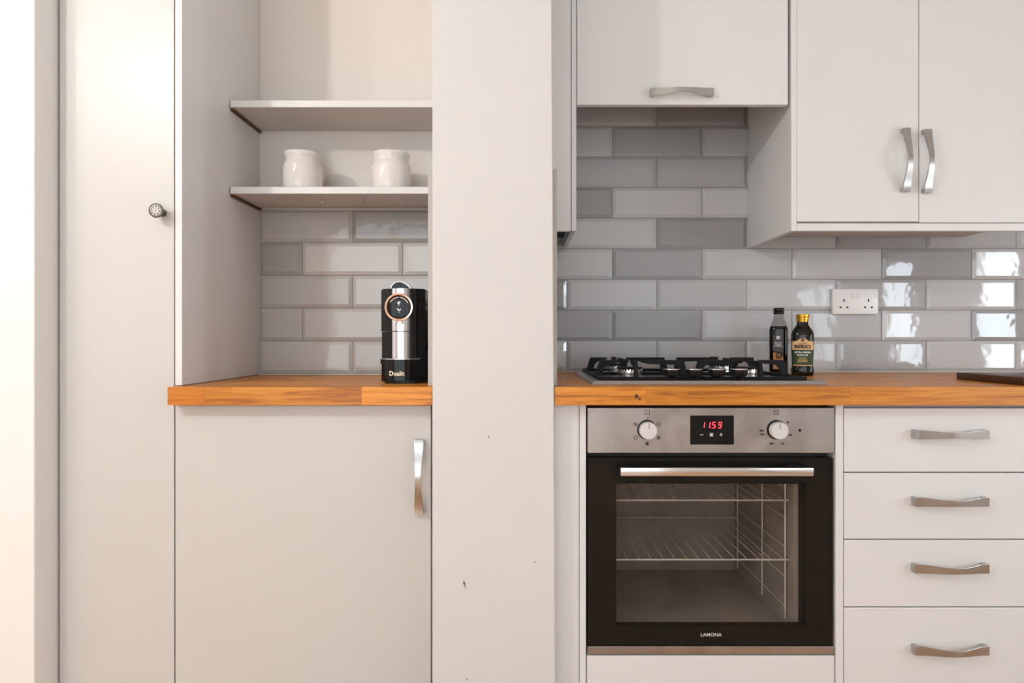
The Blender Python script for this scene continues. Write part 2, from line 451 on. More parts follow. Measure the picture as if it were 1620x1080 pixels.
# tiled returns on both sides of the pillar
def side_tiles(X, sgn, ys, tones):
    for r in range(5):
        z0 = z00+r*pz; g = .0014
        cut = [ys[0], ys[0]+(.30 if r % 2 else .15), ys[1]]
        for a, b in zip(cut, cut[1:]):
            v = TONE[random.choice('Llmd')]
            o = link('tile', tile_mesh(b-a-2*g, pz-2*g), pil, (X, (a+b)/2, z0+pz/2), (0, 0, -sgn*PI/2))
            o.color = (v, v*.97, v*.94, 1)
side_tiles(wx(684, YP)-.0085, 1, (-.572, YA-.004), None)
side_tiles(.0915, -1, (-.572, -.002), None)
# trims that close the tiled returns, and the sealant along the worktop
struct('trim_1', box(-.2170, -.2005, -.578, -.574, ZT+.0005, 1.432, .0006, 1), 'trim', 'grey edge trim closing the tiled return left of the pillar')
struct('trim_2', box(.0815, .0928, -.578, -.574, ZT+.0005, 1.432, .0006, 1), 'trim', 'grey edge trim closing the tiled return right of the pillar')
struct('trim_3', box(XL, 1.75, -.004, .004, ZT+.0003, z00+.0005, .0008, 1), 'caulk', 'white sealant line between the worktop and tiles')
struct('trim_4', box(-.8045, -.218, YA-.005, YA+.004, ZT+.0003, z00+.0005, .0008, 1), 'caulk', 'white sealant line at the back of the alcove worktop')

# ------------------------------------------------------------------ bow handle (long axis X, foot on y=0, bow towards -Y)
def handle_mesh():
    bm = bm_new(); L = .0885; N = 28; rings = []
    for k in range(N+1):
        t = -1+2*k/N; x = t*L
        b = .5+.5*math.cos(PI*min(1, abs(t)/.92))           # 1 mid, 0 at the ends
        b = b**.85
        y = -(.0165+.0165*b); hw = .0108-.0040*b; th = .0050
        rings.append([bm.verts.new((x, y, -hw)), bm.verts.new((x, y, hw)), bm.verts.new((x, y+th, hw)), bm.verts.new((x, y+th, -hw))])
    for a, b in zip(rings, rings[1:]):
        for i in range(4): bm.faces.new((a[i], a[(i+1) % 4], b[(i+1) % 4], b[i]))
    bm.faces.new(rings[0]); bm.faces.new(rings[-1])
    bmesh.ops.recalc_face_normals(bm, faces=bm.faces)
    bmesh.ops.bevel(bm, geom=[e for e in bm.edges if e.calc_face_angle(0) > 1.2], offset=.0009, segments=2, affect='EDGES')
    for s in (-1, 1):
        add_box(bm, min(s*L, s*(L-.0115)), max(s*L, s*(L-.0115)), -.0145, 0, -.0107, .0107, .0008)
    return mesh_of(bm, 'handle', M['nickel'], True, 40)
HM = handle_mesh()
def handle(parent, X, Y, Z, vertical=False):
    return link('handle', HM, parent, (X, Y, Z), (0, PI/2 if vertical else 0, 0), 'brushed nickel bow handle')

# ------------------------------------------------------------------ tall cupboard
DX0, DX1 = wx(94, YF), wx(275.3, YF)
t = thing('tall_cupboard', ((DX0+DX1)/2, -.36, 0), 'tall putty-coloured cupboard with one small ornate knob', 'cupboard')
obj('body', box(DX0-.004, DX1-.001, YF+.022, YA, .002, 2.35), 'carcass', t)
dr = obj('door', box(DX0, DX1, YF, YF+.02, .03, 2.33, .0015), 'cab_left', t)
obj('side_panel', box(wx(277, YF), wx(288, YF), YF, YA+.006, ZT+.001, 2.35, .0012), 'cab', t)
kx, kz = wx(257.5, YF), wz(336.5, YF)
kb = bm_new()
add_lathe(kb, [(.0095, 0), (.0095, .002), (.0055, .004), (.005, .017), (.010, .021), (.0160, .0235), (.0172, .026), (.0168, .0285), (.0152, .0292), (.0148, .0284), (.0, .0282)][:-1]+[(.0005, .0284)], (kx, YF, kz), 32, 'Y')
kn = obj('knob', kb, 'pewter', dr, True, 'small pewter knob with a cast flower pattern')
fb = bm_new()
for k in range(8):
    a = k*PI/4+.2; ca, sa = math.cos(a), math.sin(a)
    pts = []
    for rr, ww in ((.0013, .0006), (.0062, .0023), (.0106, .0017), (.0140, .0003)):
        pts.append((rr, ww))
    outl = [(r_, w_) for r_, w_ in pts]+[(r_, -w_) for r_, w_ in reversed(pts)]
    add_prism(fb, [(kx+r_*ca-w_*sa, kz+r_*sa+w_*ca) for r_, w_ in outl], 'Y', YF-.0298, YF-.0284)
for k in range(8):
    a = k*PI/4+.2+PI/8; cx_, cz_ = kx+.0116*math.cos(a), kz+.0116*math.sin(a)
    add_lathe(fb, [(.0016, .0284), (.0011, .0297), (.0002, .0299)], (cx_, YF, cz_), 10, 'Y')
obj('flower_relief', fb, 'nickel', kn, True)

# ------------------------------------------------------------------ base cupboard under the alcove
BX0, BX1 = wx(277.2, YF), wx(681.5, YF)
t = thing('base_cupboard', ((BX0+BX1)/2, -.36, 0), 'wide putty-coloured base cupboard under the alcove worktop', 'cupboard')
obj('body', box(BX0+.001, BX1+.002, YF+.022, YA, .10, ZB-.001), 'carcass', t)
obj('plinth', box(BX0+.001, BX1, YF+.06, YF+.075, .002, .10), 'cab_left', t)
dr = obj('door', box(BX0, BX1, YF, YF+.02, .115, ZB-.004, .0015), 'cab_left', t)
handle(dr, wx(661.5, YF-.025), YF, wz(756, YF-.022), True)

# ------------------------------------------------------------------ worktops of glued oak staves
def worktop(name, x0, x1, y0, y1, label, front, seedv):
    rnd = random.Random(seedv)
    t = thing(name, ((x0+x1)/2, (y0+y1)/2, ZB), label, 'worktop')
    n = max(1, round((y1-y0)/.04)); sw = (y1-y0)/n
    for r in range(n):
        cuts = [x0]
        if r == 0: cuts += front
        else:
            x = x0+rnd.uniform(.12, .4)
            while x < x1-.08: cuts.append(x); x += rnd.uniform(.26, .5)
        cuts.append(x1)
        for i, (a, b) in enumerate(zip(cuts, cuts[1:])):
            hw = (b-a)/2
            bm = box(-hw, hw, -sw/2, sw/2, ZB-ZT, 0, .0004, 1)
            me = mesh_of(bm, 'stave', M['oak_dark' if (name == 'worktop' and r == 0 and i == 0 and x0 < -.5) else 'oak'])
            link('stave', me, t, ((a+b)/2, y0+(r+.5)*sw, ZT))
    return t
worktop('worktop', wx(265, YW), wx(683.5, YW), YW, YA-.001, 'short oak worktop carrying the black coffee machine', [wx(323, YW), wx(572, YW)], 3)
wk = worktop('worktop', wx(877, YW), 1.75, YW, -.0005, 'long oak worktop carrying the gas hob', [wx(1022, YW), wx(1345, YW)], 5)
kb = bm_new(); add_lathe(kb, [(.0058, -.0008), (.0056, .0004), (.003, .0005), (.001, .0002)], (wx(1007, YW), YW, wz(627, YW)), 18, 'Y', sx=.75)
add_lathe(kb, [(.0032, -.0008), (.003, .0004), (.0005, .0005)], (wx(1012, YW), YW, wz(631, YW)), 14, 'Y')
obj('knot', kb, 'knot', wk)

# ------------------------------------------------------------------ alcove shelves
SX0, SX1 = -.8025, -.2012
YS = CY+1.709
def shelf(zt, label, hooks):
    t = thing('alcove_shelf', ((SX0+SX1)/2, (YS+YA)/2, zt-.019), label, 'shelf')
    x1 = SX1 if not hooks else -.2185
    obj('board', box(SX0, x1, YS, YA+.0055, zt-.019, zt, .0008, 1), 'grey_board', t)
    obj('edge_band', box(SX0, x1, YS-.001, YS+.0004, zt-.0188, zt-.0002), 'cab', t)
    obj('batten', box(-.8062, SX0+.004, YS+.006, YA+.005, zt-.026, zt-.0195), 'batten', t, label='brown stained support batten')
    if hooks:
        for px in (443, 509.5, 575.5, 641.5):
            Y = YS+.055; X = wx(px, Y); zb = zt-.019; b = bm_new()
            pts = [(X, Y, zb+.004), (X, Y, zb-.005)]
            for k in range(9):
                a = PI/2-k*PI*1.25/8
                pts.append((X+.004*math.cos(a)*.5, Y-.006*math.cos(a), zb-.0115+.0065*math.sin(a)))
            add_tube(b, pts, .0013, 6)
            add_lathe(b, [(.003, 0), (.003, -.001), (.001, -.0015)], (X, Y, zb), 12)
            obj('cup_hook', b, 'steel_edge', t, True)
shelf(1.6885, 'upper grey shelf of the alcove, holding nothing', False)
shelf(1.4475, 'lower grey shelf of the alcove with two white jars', True)

# ------------------------------------------------------------------ jars
def jar(px, ang, label):
    Y = -.262; X = wx(px, Y); zt = 1.4480
    t = thing('ceramic_jar', (X, Y, zt), label, 'jar')
    pr = [(.050, 0), (.0545, .003), (.0565, .010), (.0575, .03), (.058, .052), (.0572, .070), (.0545, .081), (.0505, .088), (.0495, .0915), (.0515, .098), (.0542, .105), (.0548, .109), (.0535, .1125), (.051, .1125), (.048, .106), (.0455, .095), (.047, .085), (.052, .07), (.053, .04), (.051, .008), (.01, .006)]
    b = bm_new(); add_lathe(b, pr, (X, Y, zt), 56)
    obj('jar_body', b, 'ceramic', t, True, angle=60)
    b = bm_new(); pts = []
    ca, sa = math.cos(ang), math.sin(ang)
    for k in range(13):
        u = k/12; r = .052+.015*math.sin(PI*u)+(.003 if u < .5 else 0); h = .098-.07*u
        pts.append((X+r*ca, Y+r*sa, zt+h))
    add_tube(b, pts, .0055, 10)
    obj('handle', b, 'ceramic', t, True)
jar(478.5, .85, 'white glazed jar with flared rim nearer the cupboard side of the shelf')
jar(619, 1.25, 'white glazed jar with flared rim nearer the pillar side of the shelf')

# dark round thing fixed to the tiled side of the pillar
b = bm_new(); add_lathe(b, [(.024, 0), (.026, .002), (.026, .006), (.022, .010), (.002, .0115)], (0, 0, 0), 28, 'Y')
for v in b.verts: v.co = (v.co.y-.2165, -.43+v.co.x, 1.318+v.co.z)
tag(obj('wall_hook_disc', b, 'black_gloss', None, True), 'small round black fitting stuck to the tiled pillar side', 'fitting')

# ------------------------------------------------------------------ coffee machine
def coffee_machine():
    Yf = -.508; x0, x1 = wx(601, Yf), wx(671.5, Yf); xc = (x0+x1)/2; yb = -.20
    t = thing('coffee_machine', (xc, -.36, ZT), 'glossy black coffee machine with rose gold dial ring', 'coffee machine')
    def plan(xa, xb, yf, yk, bow, rc=.008):
        pts = []; n = 14
        for k in range(n+1):
            u = -1+2*k/n
            pts.append((xa+(xb-xa)*(u+1)/2, yf+bow*abs(u)**2.6))
        pts += [(xb, yk-rc), (xb-rc, yk), (xa+rc, yk), (xa, yk-rc)]
        return pts
    zf = lambda y: wz(y, Yf)
    b = bm_new(); add_prism(b, plan(x0, x1, Yf, yb, .016), 'Z', zf(524), zf(456))
    bmesh.ops.bevel(b, geom=[e for e in b.edges if abs(e.verts[0].co.z-zf(456)) < 1e-5 and abs(e.verts[1].co.z-zf(456)) < 1e-5], offset=.003, segments=3, affect='EDGES')
    obj('head', b, 'black_gloss', t, True)
    b = bm_new(); add_prism(b, plan(x0+.0008, x1-.0008, Yf+.003, yb, .016), 'Z', ZT+.004, zf(524.4))
    obj('body', b, 'black_gloss', t, True)
    # chrome column down the front
    cx0, cx1 = wx(619, Yf), wx(648, Yf)
    for za, zb, dy in ((zf(523.6), zf(456.2), 0), (zf(566.5), zf(524.8), .002)):
        n = 16; pts = []
        for k in range(n+1):
            u = -1+2*k/n; pts.append((cx0+(cx1-cx0)*(u+1)/2, Yf+dy+.001-.0085*(1-u*u)**.5))
        pts += [(cx1, Yf+.02), (cx0, Yf+.02)]
        b = bm_new(); add_prism(b, pts, 'Z', za, zb); obj('chrome_column', b, 'chrome', t, True, angle=50)
    # dial
    dx, dz = wx(631, Yf-.018), wz(485.5, Yf-.018)
    b = bm_new(); add_lathe(b, [(.030, -.004), (.033, .012), (.0352, .016), (.0355, .0185), (.0345, .0205), (.031, .021), (.0295, .0195), (.0292, .014), (.002, .014)], (dx, Yf, dz), 56, 'Y')
    ring = obj('dial_ring', b, 'rose', t, True, 'rose gold ring round the dial')
    b = bm_new(); add_lathe(b, [(.0291, .010), (.0291, .0175), (.026, .0183), (.002, .0183)], (dx, Yf, dz), 48, 'Y')
    face = obj('dial_face', b, 'black_gloss', t, True)
    b = bm_new(); Yd = Yf-.0184
    for k in range(29):
        if k in (14,): continue
        a = math.radians(152-124*k/28); r = .0243
        c_, s_ = math.cos(a), math.sin(a); x_, z_ = dx+r*c_, dz+r*s_
        l_ = .0005 if k % 5 else .00025
        add_prism(b, [(x_+u*s_*l_+v*c_*.0009, z_-u*c_*l_+v*s_*.0009) for u, v in ((-1, -1), (1, -1), (1, 1), (-1, 1))], 'Y', Yd-.0003, Yd+.0002)
    obj('dial_lettering', b, 'rose', face)
    b = bm_new()
    def ell(cx, cz, a_, b_, ang, lo=0, hi=2*PI):
        n = 16; ca, sa = math.cos(ang), math.sin(ang)
        add_prism(b, [(cx+a_*math.cos(q)*ca-b_*math.sin(q)*sa, cz+a_*math.cos(q)*sa+b_*math.sin(q)*ca) for q in [lo+(hi-lo)*k/n for k in range(n)]], 'Y', Yd-.0003, Yd+.0002)
    ell(dx-.0012, dz+.0112, .0042, .0019, 1.0); ell(dx+.0014, dz+.0098, .0042, .0017, 1.0)
    ell(dx, dz+.0042, .0011, .0011, 0)
    ell(dx-.0022, dz-.0062, .0040, .0017, -.95); ell(dx+.0026, dz-.0072, .0034, .0015, .95)
    ell(dx, dz-.0128, .0011, .0011, 0)
    obj('dial_symbols', b, 'white_ink', face)
    b = bm_new(); add_box(b, dx-.011, dx-.0055, Yf-.0145, Yf, dz-.042, dz-.030, .002); add_box(b, dx+.0035, dx+.009, Yf-.0145, Yf, dz-.042, dz-.030, .002)
    obj('coffee_spout', b, 'chrome', t, True)
    # lever: flattened dome on top with chrome edge
    lx, lz = wx(636, Yf+.03), zf(456.5)
    def dome(s, ya, yb_, sk):
        pts = [(lx-.0265*s+.053*s*k/16, lz+.0195*s*math.sin(PI*(k/16)**.80)**.75) for k in range(17)]
        bb = bm_new(); add_prism(bb, [(pts[-1][0], lz-.001)]+[(pts[0][0], lz-.001)]+pts[1:-1], 'Y', ya, yb_); return bb
    obj('lever', dome(1.0, Yf+.012, Yf+.10, 0), 'chrome', t, True)
    obj('lever_grip', dome(.93, Yf+.0095, Yf+.013, 0), 'black_gloss', t)
    # drip tray
    tx0, tx1 = wx(600.5, Yf), wx(663.5, Yf); Yt = Yf-.012
    b = bm_new(); add_prism(b, plan(tx0, tx1, Yt, Yf+.05, .022, .002), 'Z', wz(576, Yt), wz(568.5, Yt)); obj('tray_rim', b, 'black_gloss', t, True)
    b = bm_new(); add_prism(b, plan(tx0+.0008, tx1-.0008, Yt+.001, Yf+.05, .022, .002), 'Z', wz(568.5, Yt), wz(567.2, Yt)); obj('drip_grid', b, 'steel_edge', t, True)
    b = bm_new(); add_prism(b, plan(tx0+.003, tx1-.004, Yt+.003, Yf+.05, .018, .002), 'Z', ZT+.008, wz(576, Yt)); tr = obj('drip_tray', b, 'black_gloss', t, True)
    b = text_bm('Dualit', .0155, wx(627, Yt), wz(591, Yt), 0, .00045, sxs=1.02)
    mid = (tx0+.003+tx1-.004)/2; hw = (tx1-tx0-.007)/2
    for v in b.verts: v.co.y = Yt+.003-.0004+.018*abs((v.co.x-mid)/hw)**2.6+v.co.y
    obj('logo_lettering', b, 'cream_ink', tr, label='cream Dualit lettering')
    b = bm_new(); add_prism(b, plan(x0+.010, x1-.004, Yf-.004, yb+.01, .016), 'Z', ZT+.0005, ZT+.0085); obj('foot_plate', b, 'black_satin', t, True)
    b = bm_new(); add_tube(b, [(x1, -.40, zf(536)), (x1+.006, -.40, zf(545)), (x1+.006, -.40, zf(553)), (x1, -.40, zf(560))], .004); obj('side_catch', b, 'black_gloss', t, True)
coffee_machine()

# ------------------------------------------------------------------ filler, oven housing, drawer unit
zt = ZB-.001
t = tag(obj('filler_panel', box(wx(878, YF)-.002, wx(916.3, YF), YF+.003, YF+.02, .02, zt-.002, .001, 1), 'cab'), 'narrow grey filler panel between pillar and oven cabinet', 'panel')
OX0, OX1 = wx(928.6, YF), wx(1320.6, YF); OC = (OX0+OX1)/2
t = thing('oven_cabinet', (OC, -.3, 0), 'grey cabinet housing built around the oven', 'cabinet')
obj('side_panel', box(wx(917, YF), wx(927, YF), YF, -.03, .002, zt, .001, 1), 'cab', t)
obj('side_panel', box(wx(1322.2, YF), wx(1334.3, YF), YF, -.03, .002, zt, .001, 1), 'cab', t)
obj('shelf', box(wx(927, YF)+.0005, wx(1322.2, YF)-.0005, YF+.022, -.03, .245, .262), 'carcass', t)
obj('back_panel', box(wx(927, YF)+.0005, wx(1322.2, YF)-.0005, -.05, -.031, .262, zt), 'dark', t)
obj('bottom_panel', box(OX0, OX1, YF+.001, YF+.02, .115, wz(1037.5, YF), .0012, 1), 'cab', t)
obj('plinth', box(OX0, OX1, YF+.06, YF+.075, .002, .112), 'cab', t)

def oven():
    t = thing('built_in_oven', (OC, -.33, .263), 'built-in electric oven with steel control panel and black glass door', 'oven')
    z = lambda y, Y=YF: wz(y, Y)
    x0, x1 = OX0+.0005, OX1-.0005
    # cavity
    cx0, cx1, cz0, cz1, cy1 = wx(966, YF), wx(1250, YF+.06), .300, .705, -.13
    b = bm_new()
    ring = [(x0+.015, cz0-.02), (x1-.015, cz0-.02), (x1-.015, cz1+.01), (x0+.015, cz1+.01)]
    add_box(b, cx0-.012, cx0, YF+.042, cy1, cz0-.01, cz1+.01); add_box(b, cx1, cx1+.012, YF+.042, cy1, cz0-.01, cz1+.01)
    add_box(b, cx0, cx1, YF+.042, cy1, cz0-.01, cz0); add_box(b, cx0, cx1, YF+.042, cy1, cz1, cz1+.01)
    add_box(b, cx0-.012, cx1+.012, cy1, cy1+.008, cz0-.01, cz1+.01)
    cav = obj('cavity', b, 'enamel', t)
    b = bm_new(); add_box(b, x0+.012, x1-.012, YF+.035, YF+.041, cz1+.011, z(645)); add_box(b, x0+.004, x1-.004, YF+.028, YF+.036, z(726), z(641.5))
    add_box(b, x0+.012, x1-.012, YF+.040, -.10, z(646), z(645)); add_box(b, x0+.012, cx0-.014, YF+.036, YF+.042, cz0, cz1); add_box(b, cx1+.014, x1-.012, YF+.036, YF+.042, cz0, cz1)
    obj('casing', b, 'dark', t)
    # racks
    for yy, dd in ((791, .03), (885, .03)):
        Yr = YF+.06; zr = z(yy, Yr); b = bm_new()
        add_tube(b, [(cx0+.004, Yr, zr), (cx1-.004, Yr, zr)], .0021, 6); add_tube(b, [(cx0+.004, cy1-.03, zr), (cx1-.004, cy1-.03, zr)], .002, 6)
        n = 15
        for k in range(n):
            X = cx0+.02+(cx1-cx0-.04)*k/(n-1)
            add_tube(b, [(X, Yr-.001, zr+.003), (X, Yr, zr+.0035), (X, cy1-.03, zr+.0035)], .0013, 5)
        obj('rack', b, 'rack', cav, True)
    b = bm_new()
    for Yr in (YF+.075, YF+.22, cy1-.04): add_tube(b, [(cx1-.006, Yr, cz0+.02), (cx1-.006, Yr, cz1-.02)], .002, 6)
    for k in range(5):
        zr = cz0+.05+k*.075; add_tube(b, [(cx1-.006, YF+.075, zr), (cx1-.006, cy1-.04, zr)], .0018, 6)
    obj('side_rail', b, 'rack', cav, True)
    # control panel
    cp = obj('control_panel', box(x0+.001, x1-.001, YF+.0005, YF+.027, z(716.5), z(644.8), .0012), 'steel', t)
    obj('display', box(wx(1092, YF), wx(1161, YF), YF-.001, YF+.004, z(703), z(657), .0008), 'black_gloss', cp)
    # red seven segment clock 11.59
    SEG = {'1': 'bc', '5': 'afgcd', '9': 'abcdfg'}
    b = bm_new(); h = .0135; wd = .0068; tw = .0016; Yl = YF-.0011; sl = .14
    cxs = [wx(p, YF) for p in (1112.0, 1120.5, 1129.3, 1138.6)]; cz = z(672)
    def seg(cx, pts): add_prism(b, [(cx+px+pz_*sl, cz+pz_) for px, pz_ in pts], 'Y', Yl-.0003, Yl)
    for ch, cx in zip('1159', cxs):
        for s in SEG[ch]:
            hx, hz, q = wd/2, h/2, tw/2
            if s in 'agd':
                zc = {'a': hz, 'g': 0, 'd': -hz}[s]; seg(cx, [(-hx+q, zc-q), (hx-q, zc-q), (hx-q*.3, zc), (hx-q, zc+q), (-hx+q, zc+q), (-hx+q*.3, zc)])
            else:
                xc = hx if s in 'bc' else -hx; za, zb = (0, hz) if s in 'bf' else (-hz, 0)
                seg(cx+xc, [(-q, za+q), (0, za+q*.4), (q, za+q), (q, zb-q), (0, zb-q*.4), (-q, zb-q)])
    seg(wx(1124.6, YF), [(-.0008, -.0075), (.0008, -.0075), (.0008, -.0059), (-.0008, -.0059)])
    obj('clock_digits', b, 'red_led', cp, label='red clock digits reading 11.59')
    b = bm_new(); zc = z(687.3)
    def r2(a0, a1, b0, b1): add_box(b, a0, a1, Yl-.0002, Yl+.0004, b0, b1)
    xm = wx(1110, YF); r2(xm-.0038, xm+.0038, zc-.0007, zc+.0007)
    xm = wx(1140.5, YF); r2(xm-.0038, xm+.0038, zc-.0007, zc+.0007); r2(xm-.0007, xm+.0007, zc-.0038, zc+.0038)
    xm = wx(1125.3, YF)
    for q in (-1, 1): r2(xm-.0038, xm+.0038, zc+q*.0034-.0005, zc+q*.0034+.0005); r2(xm+q*.0034-.0005, xm+q*.0034+.0005, zc-.0038, zc+.0038)
    r2(xm-.0018, xm+.0018, zc-.0018, zc+.0018)
    obj('display_symbols', b, 'white_ink', cp)
    # knobs with printed scales
    for kx_, ky_, kind in ((1023.5, 679.5, 0), (1228.5, 679.5, 1)):
        X, Z = wx(kx_, YF), z(ky_); b = bm_new()
        add_lathe(b, [(.0235, 0), (.0232, .0012), (.0205, .0016), (.0200, .016), (.0195, .0185), (.002, .0190)], (X, YF, Z), 44, 'Y')
        k = obj('control_knob', b, 'black_satin', cp, True)
        b = bm_new(); add_lathe(b, [(.0202, .004), (.0206, .006), (.0206, .0180), (.0196, .0198), (.002, .0199)], (X, YF, Z), 44, 'Y'); obj('knob_cap', b, 'knob_face', k, True)
        obj('pointer', box(X-.0005+(.001 if not kind else 0), X+.0005+(.001 if not kind else 0), YF-.0203, YF-.0195, Z+.004, Z+.0185), 'ink', k)
        def frame(px, py, s, fill=0, txt=None):
            b = bm_new(); x_, z_ = wx(px, YF), z(py); e = .0005
            for q in (-1, 1):
                add_box(b, x_-s, x_+s, YF+.0001, YF+.0008, z_+q*s-e, z_+q*s+e); add_box(b, x_+q*s-e, x_+q*s+e, YF+.0001, YF+.0008, z_-s, z_+s)
            if fill: add_box(b, x_-s*fill, x_+s*fill, YF+.0001, YF+.0008, z_-s*fill, z_+s*fill)
            if txt: b = merge([b, text_bm(txt, .0075, x_, z_, YF+.0003)])
            obj('printed_symbol', b, 'ink', cp)
        def mark(txt, px, py, size=.0066, wt=.0002): obj('printed_symbol', text_bm(txt, size, wx(px, YF), z(py), YF+.0003, wt), 'ink', cp)
        if kind == 0:
            frame(1024, 652.2, .0052, txt='i')
            for px, py, fl_ in ((1006, 671, .45), (1042, 671, .25), (1006, 692, 0), (1042, 692, .55), (1024, 701.5, .6)): frame(px, py, .0036, fl_)
            mark('I', 1024, 662)
        else:
            frame(1228, 652.2, .0052, txt='°C')
            for s_, px, py in (('50', 1246.5, 668), ('100', 1250, 688), ('150', 1237.5, 701.5), ('200', 1220.5, 701.5), ('250', 1205.5, 687), ('Max', 1205.5, 681)): mark(s_, px, py)
            mark('.', 1228, 661, .012)
    b = bm_new(); add_lathe(b, [(.0034, -.001), (.0034, .0006), (.001, .0007)], (wx(1265.3, YF), YF, z(680.5)), 18, 'Y'); obj('indicator', b, 'ink', cp)
    # door
    dz1, dz0 = z(724), z(1022)
    d = obj('door_glass', box(x0+.0012, x1-.0012, YF+.0005, YF+.0045, dz0, dz1, .0008, 1), 'oven_glass', t)
    gx0, gx1, gz0, gz1 = wx(975, YF+.005), wx(1275, YF+.005), z(990, YF+.005), z(765, YF+.005)
    b = bm_new(); ya, yb = YF+.0052, YF+.026
    add_box(b, x0+.002, gx0, ya, yb, dz0+.001, dz1-.001); add_box(b, gx1, x1-.002, ya, yb, dz0+.001, dz1-.001)
    add_box(b, gx0, gx1, ya, yb, gz1, dz1-.001); add_box(b, gx0, gx1, ya, yb, dz0+.001, gz0)
    obj('door_frame', b, 'ink', d)
    obj('door_trim', box(x0+.001, x1-.001, YF, YF+.022, z(1034.5), z(1022.3), .001), 'steel', d, label='steel strip along the foot of the door')
    hb = YF-.048
    h = obj('door_handle', box(wx(982, hb), wx(1287.5, hb), hb, hb+.014, wz(753, hb), wz(740, hb), .0012), 'steel_edge', d, True, 'flat steel bar handle')
    for a, b_ in ((982, 1010), (1255, 1287)):
        obj('handle_foot', box(wx(a, hb)+.0005, wx(b_, hb)-.002, hb+.0142, YF-.0001, wz(752, hb), wz(740.5, hb), .002), 'black_satin', h)
    bm_t = text_bm('LAMONA', .0112, wx(1125, YF), z(1004), YF+.0002, .00005, sxs=1.08)
    obj('logo_lettering', bm_t, 'white_ink', d, label='white LAMONA lettering')
oven()

DX0, DX1 = wx(1335.6, YF), wx(1663, YF)
t = thing('drawer_unit', ((DX0+DX1)/2, -.3, 0), 'grey base unit with four drawers and bow handles', 'drawer unit')
obj('body', box(DX0-.0005, DX1, YF+.022, -.03, .112, zt), 'carcass', t)
obj('plinth', box(DX0, DX1, YF+.06, YF+.075, .002, .111), 'cab', t)
for (ya, yb), yh in zip(((645.5, 746.2), (748.2, 852.2), (854.2, 959.2), (961.2, 1121)), (691, 798, 904, 1034)):
    d = obj('drawer', box(DX0, DX1, YF, YF+.02, wz(yb, YF), wz(ya, YF), .0012, 1), 'cab', t)
    handle(d, (DX0+DX1)/2, YF, wz(yh-3, YF-.020))
# next base unit, its edge just out of view
t = thing('base_unit', (DX1+.16, -.3, 0), 'grey base unit beyond the drawers under the oak worktop', 'cabinet')
obj('body', box(DX1+.001, DX1+.28, YF+.022, -.03, .112, zt), 'carcass', t)
obj('plinth', box(DX1+.001, DX1+.28, YF+.06, YF+.075, .002, .111), 'cab', t)
obj('door', box(DX1+.002, DX1+.279, YF, YF+.02, .14, wz(645.5, YF), .0012, 1), 'cab', t)

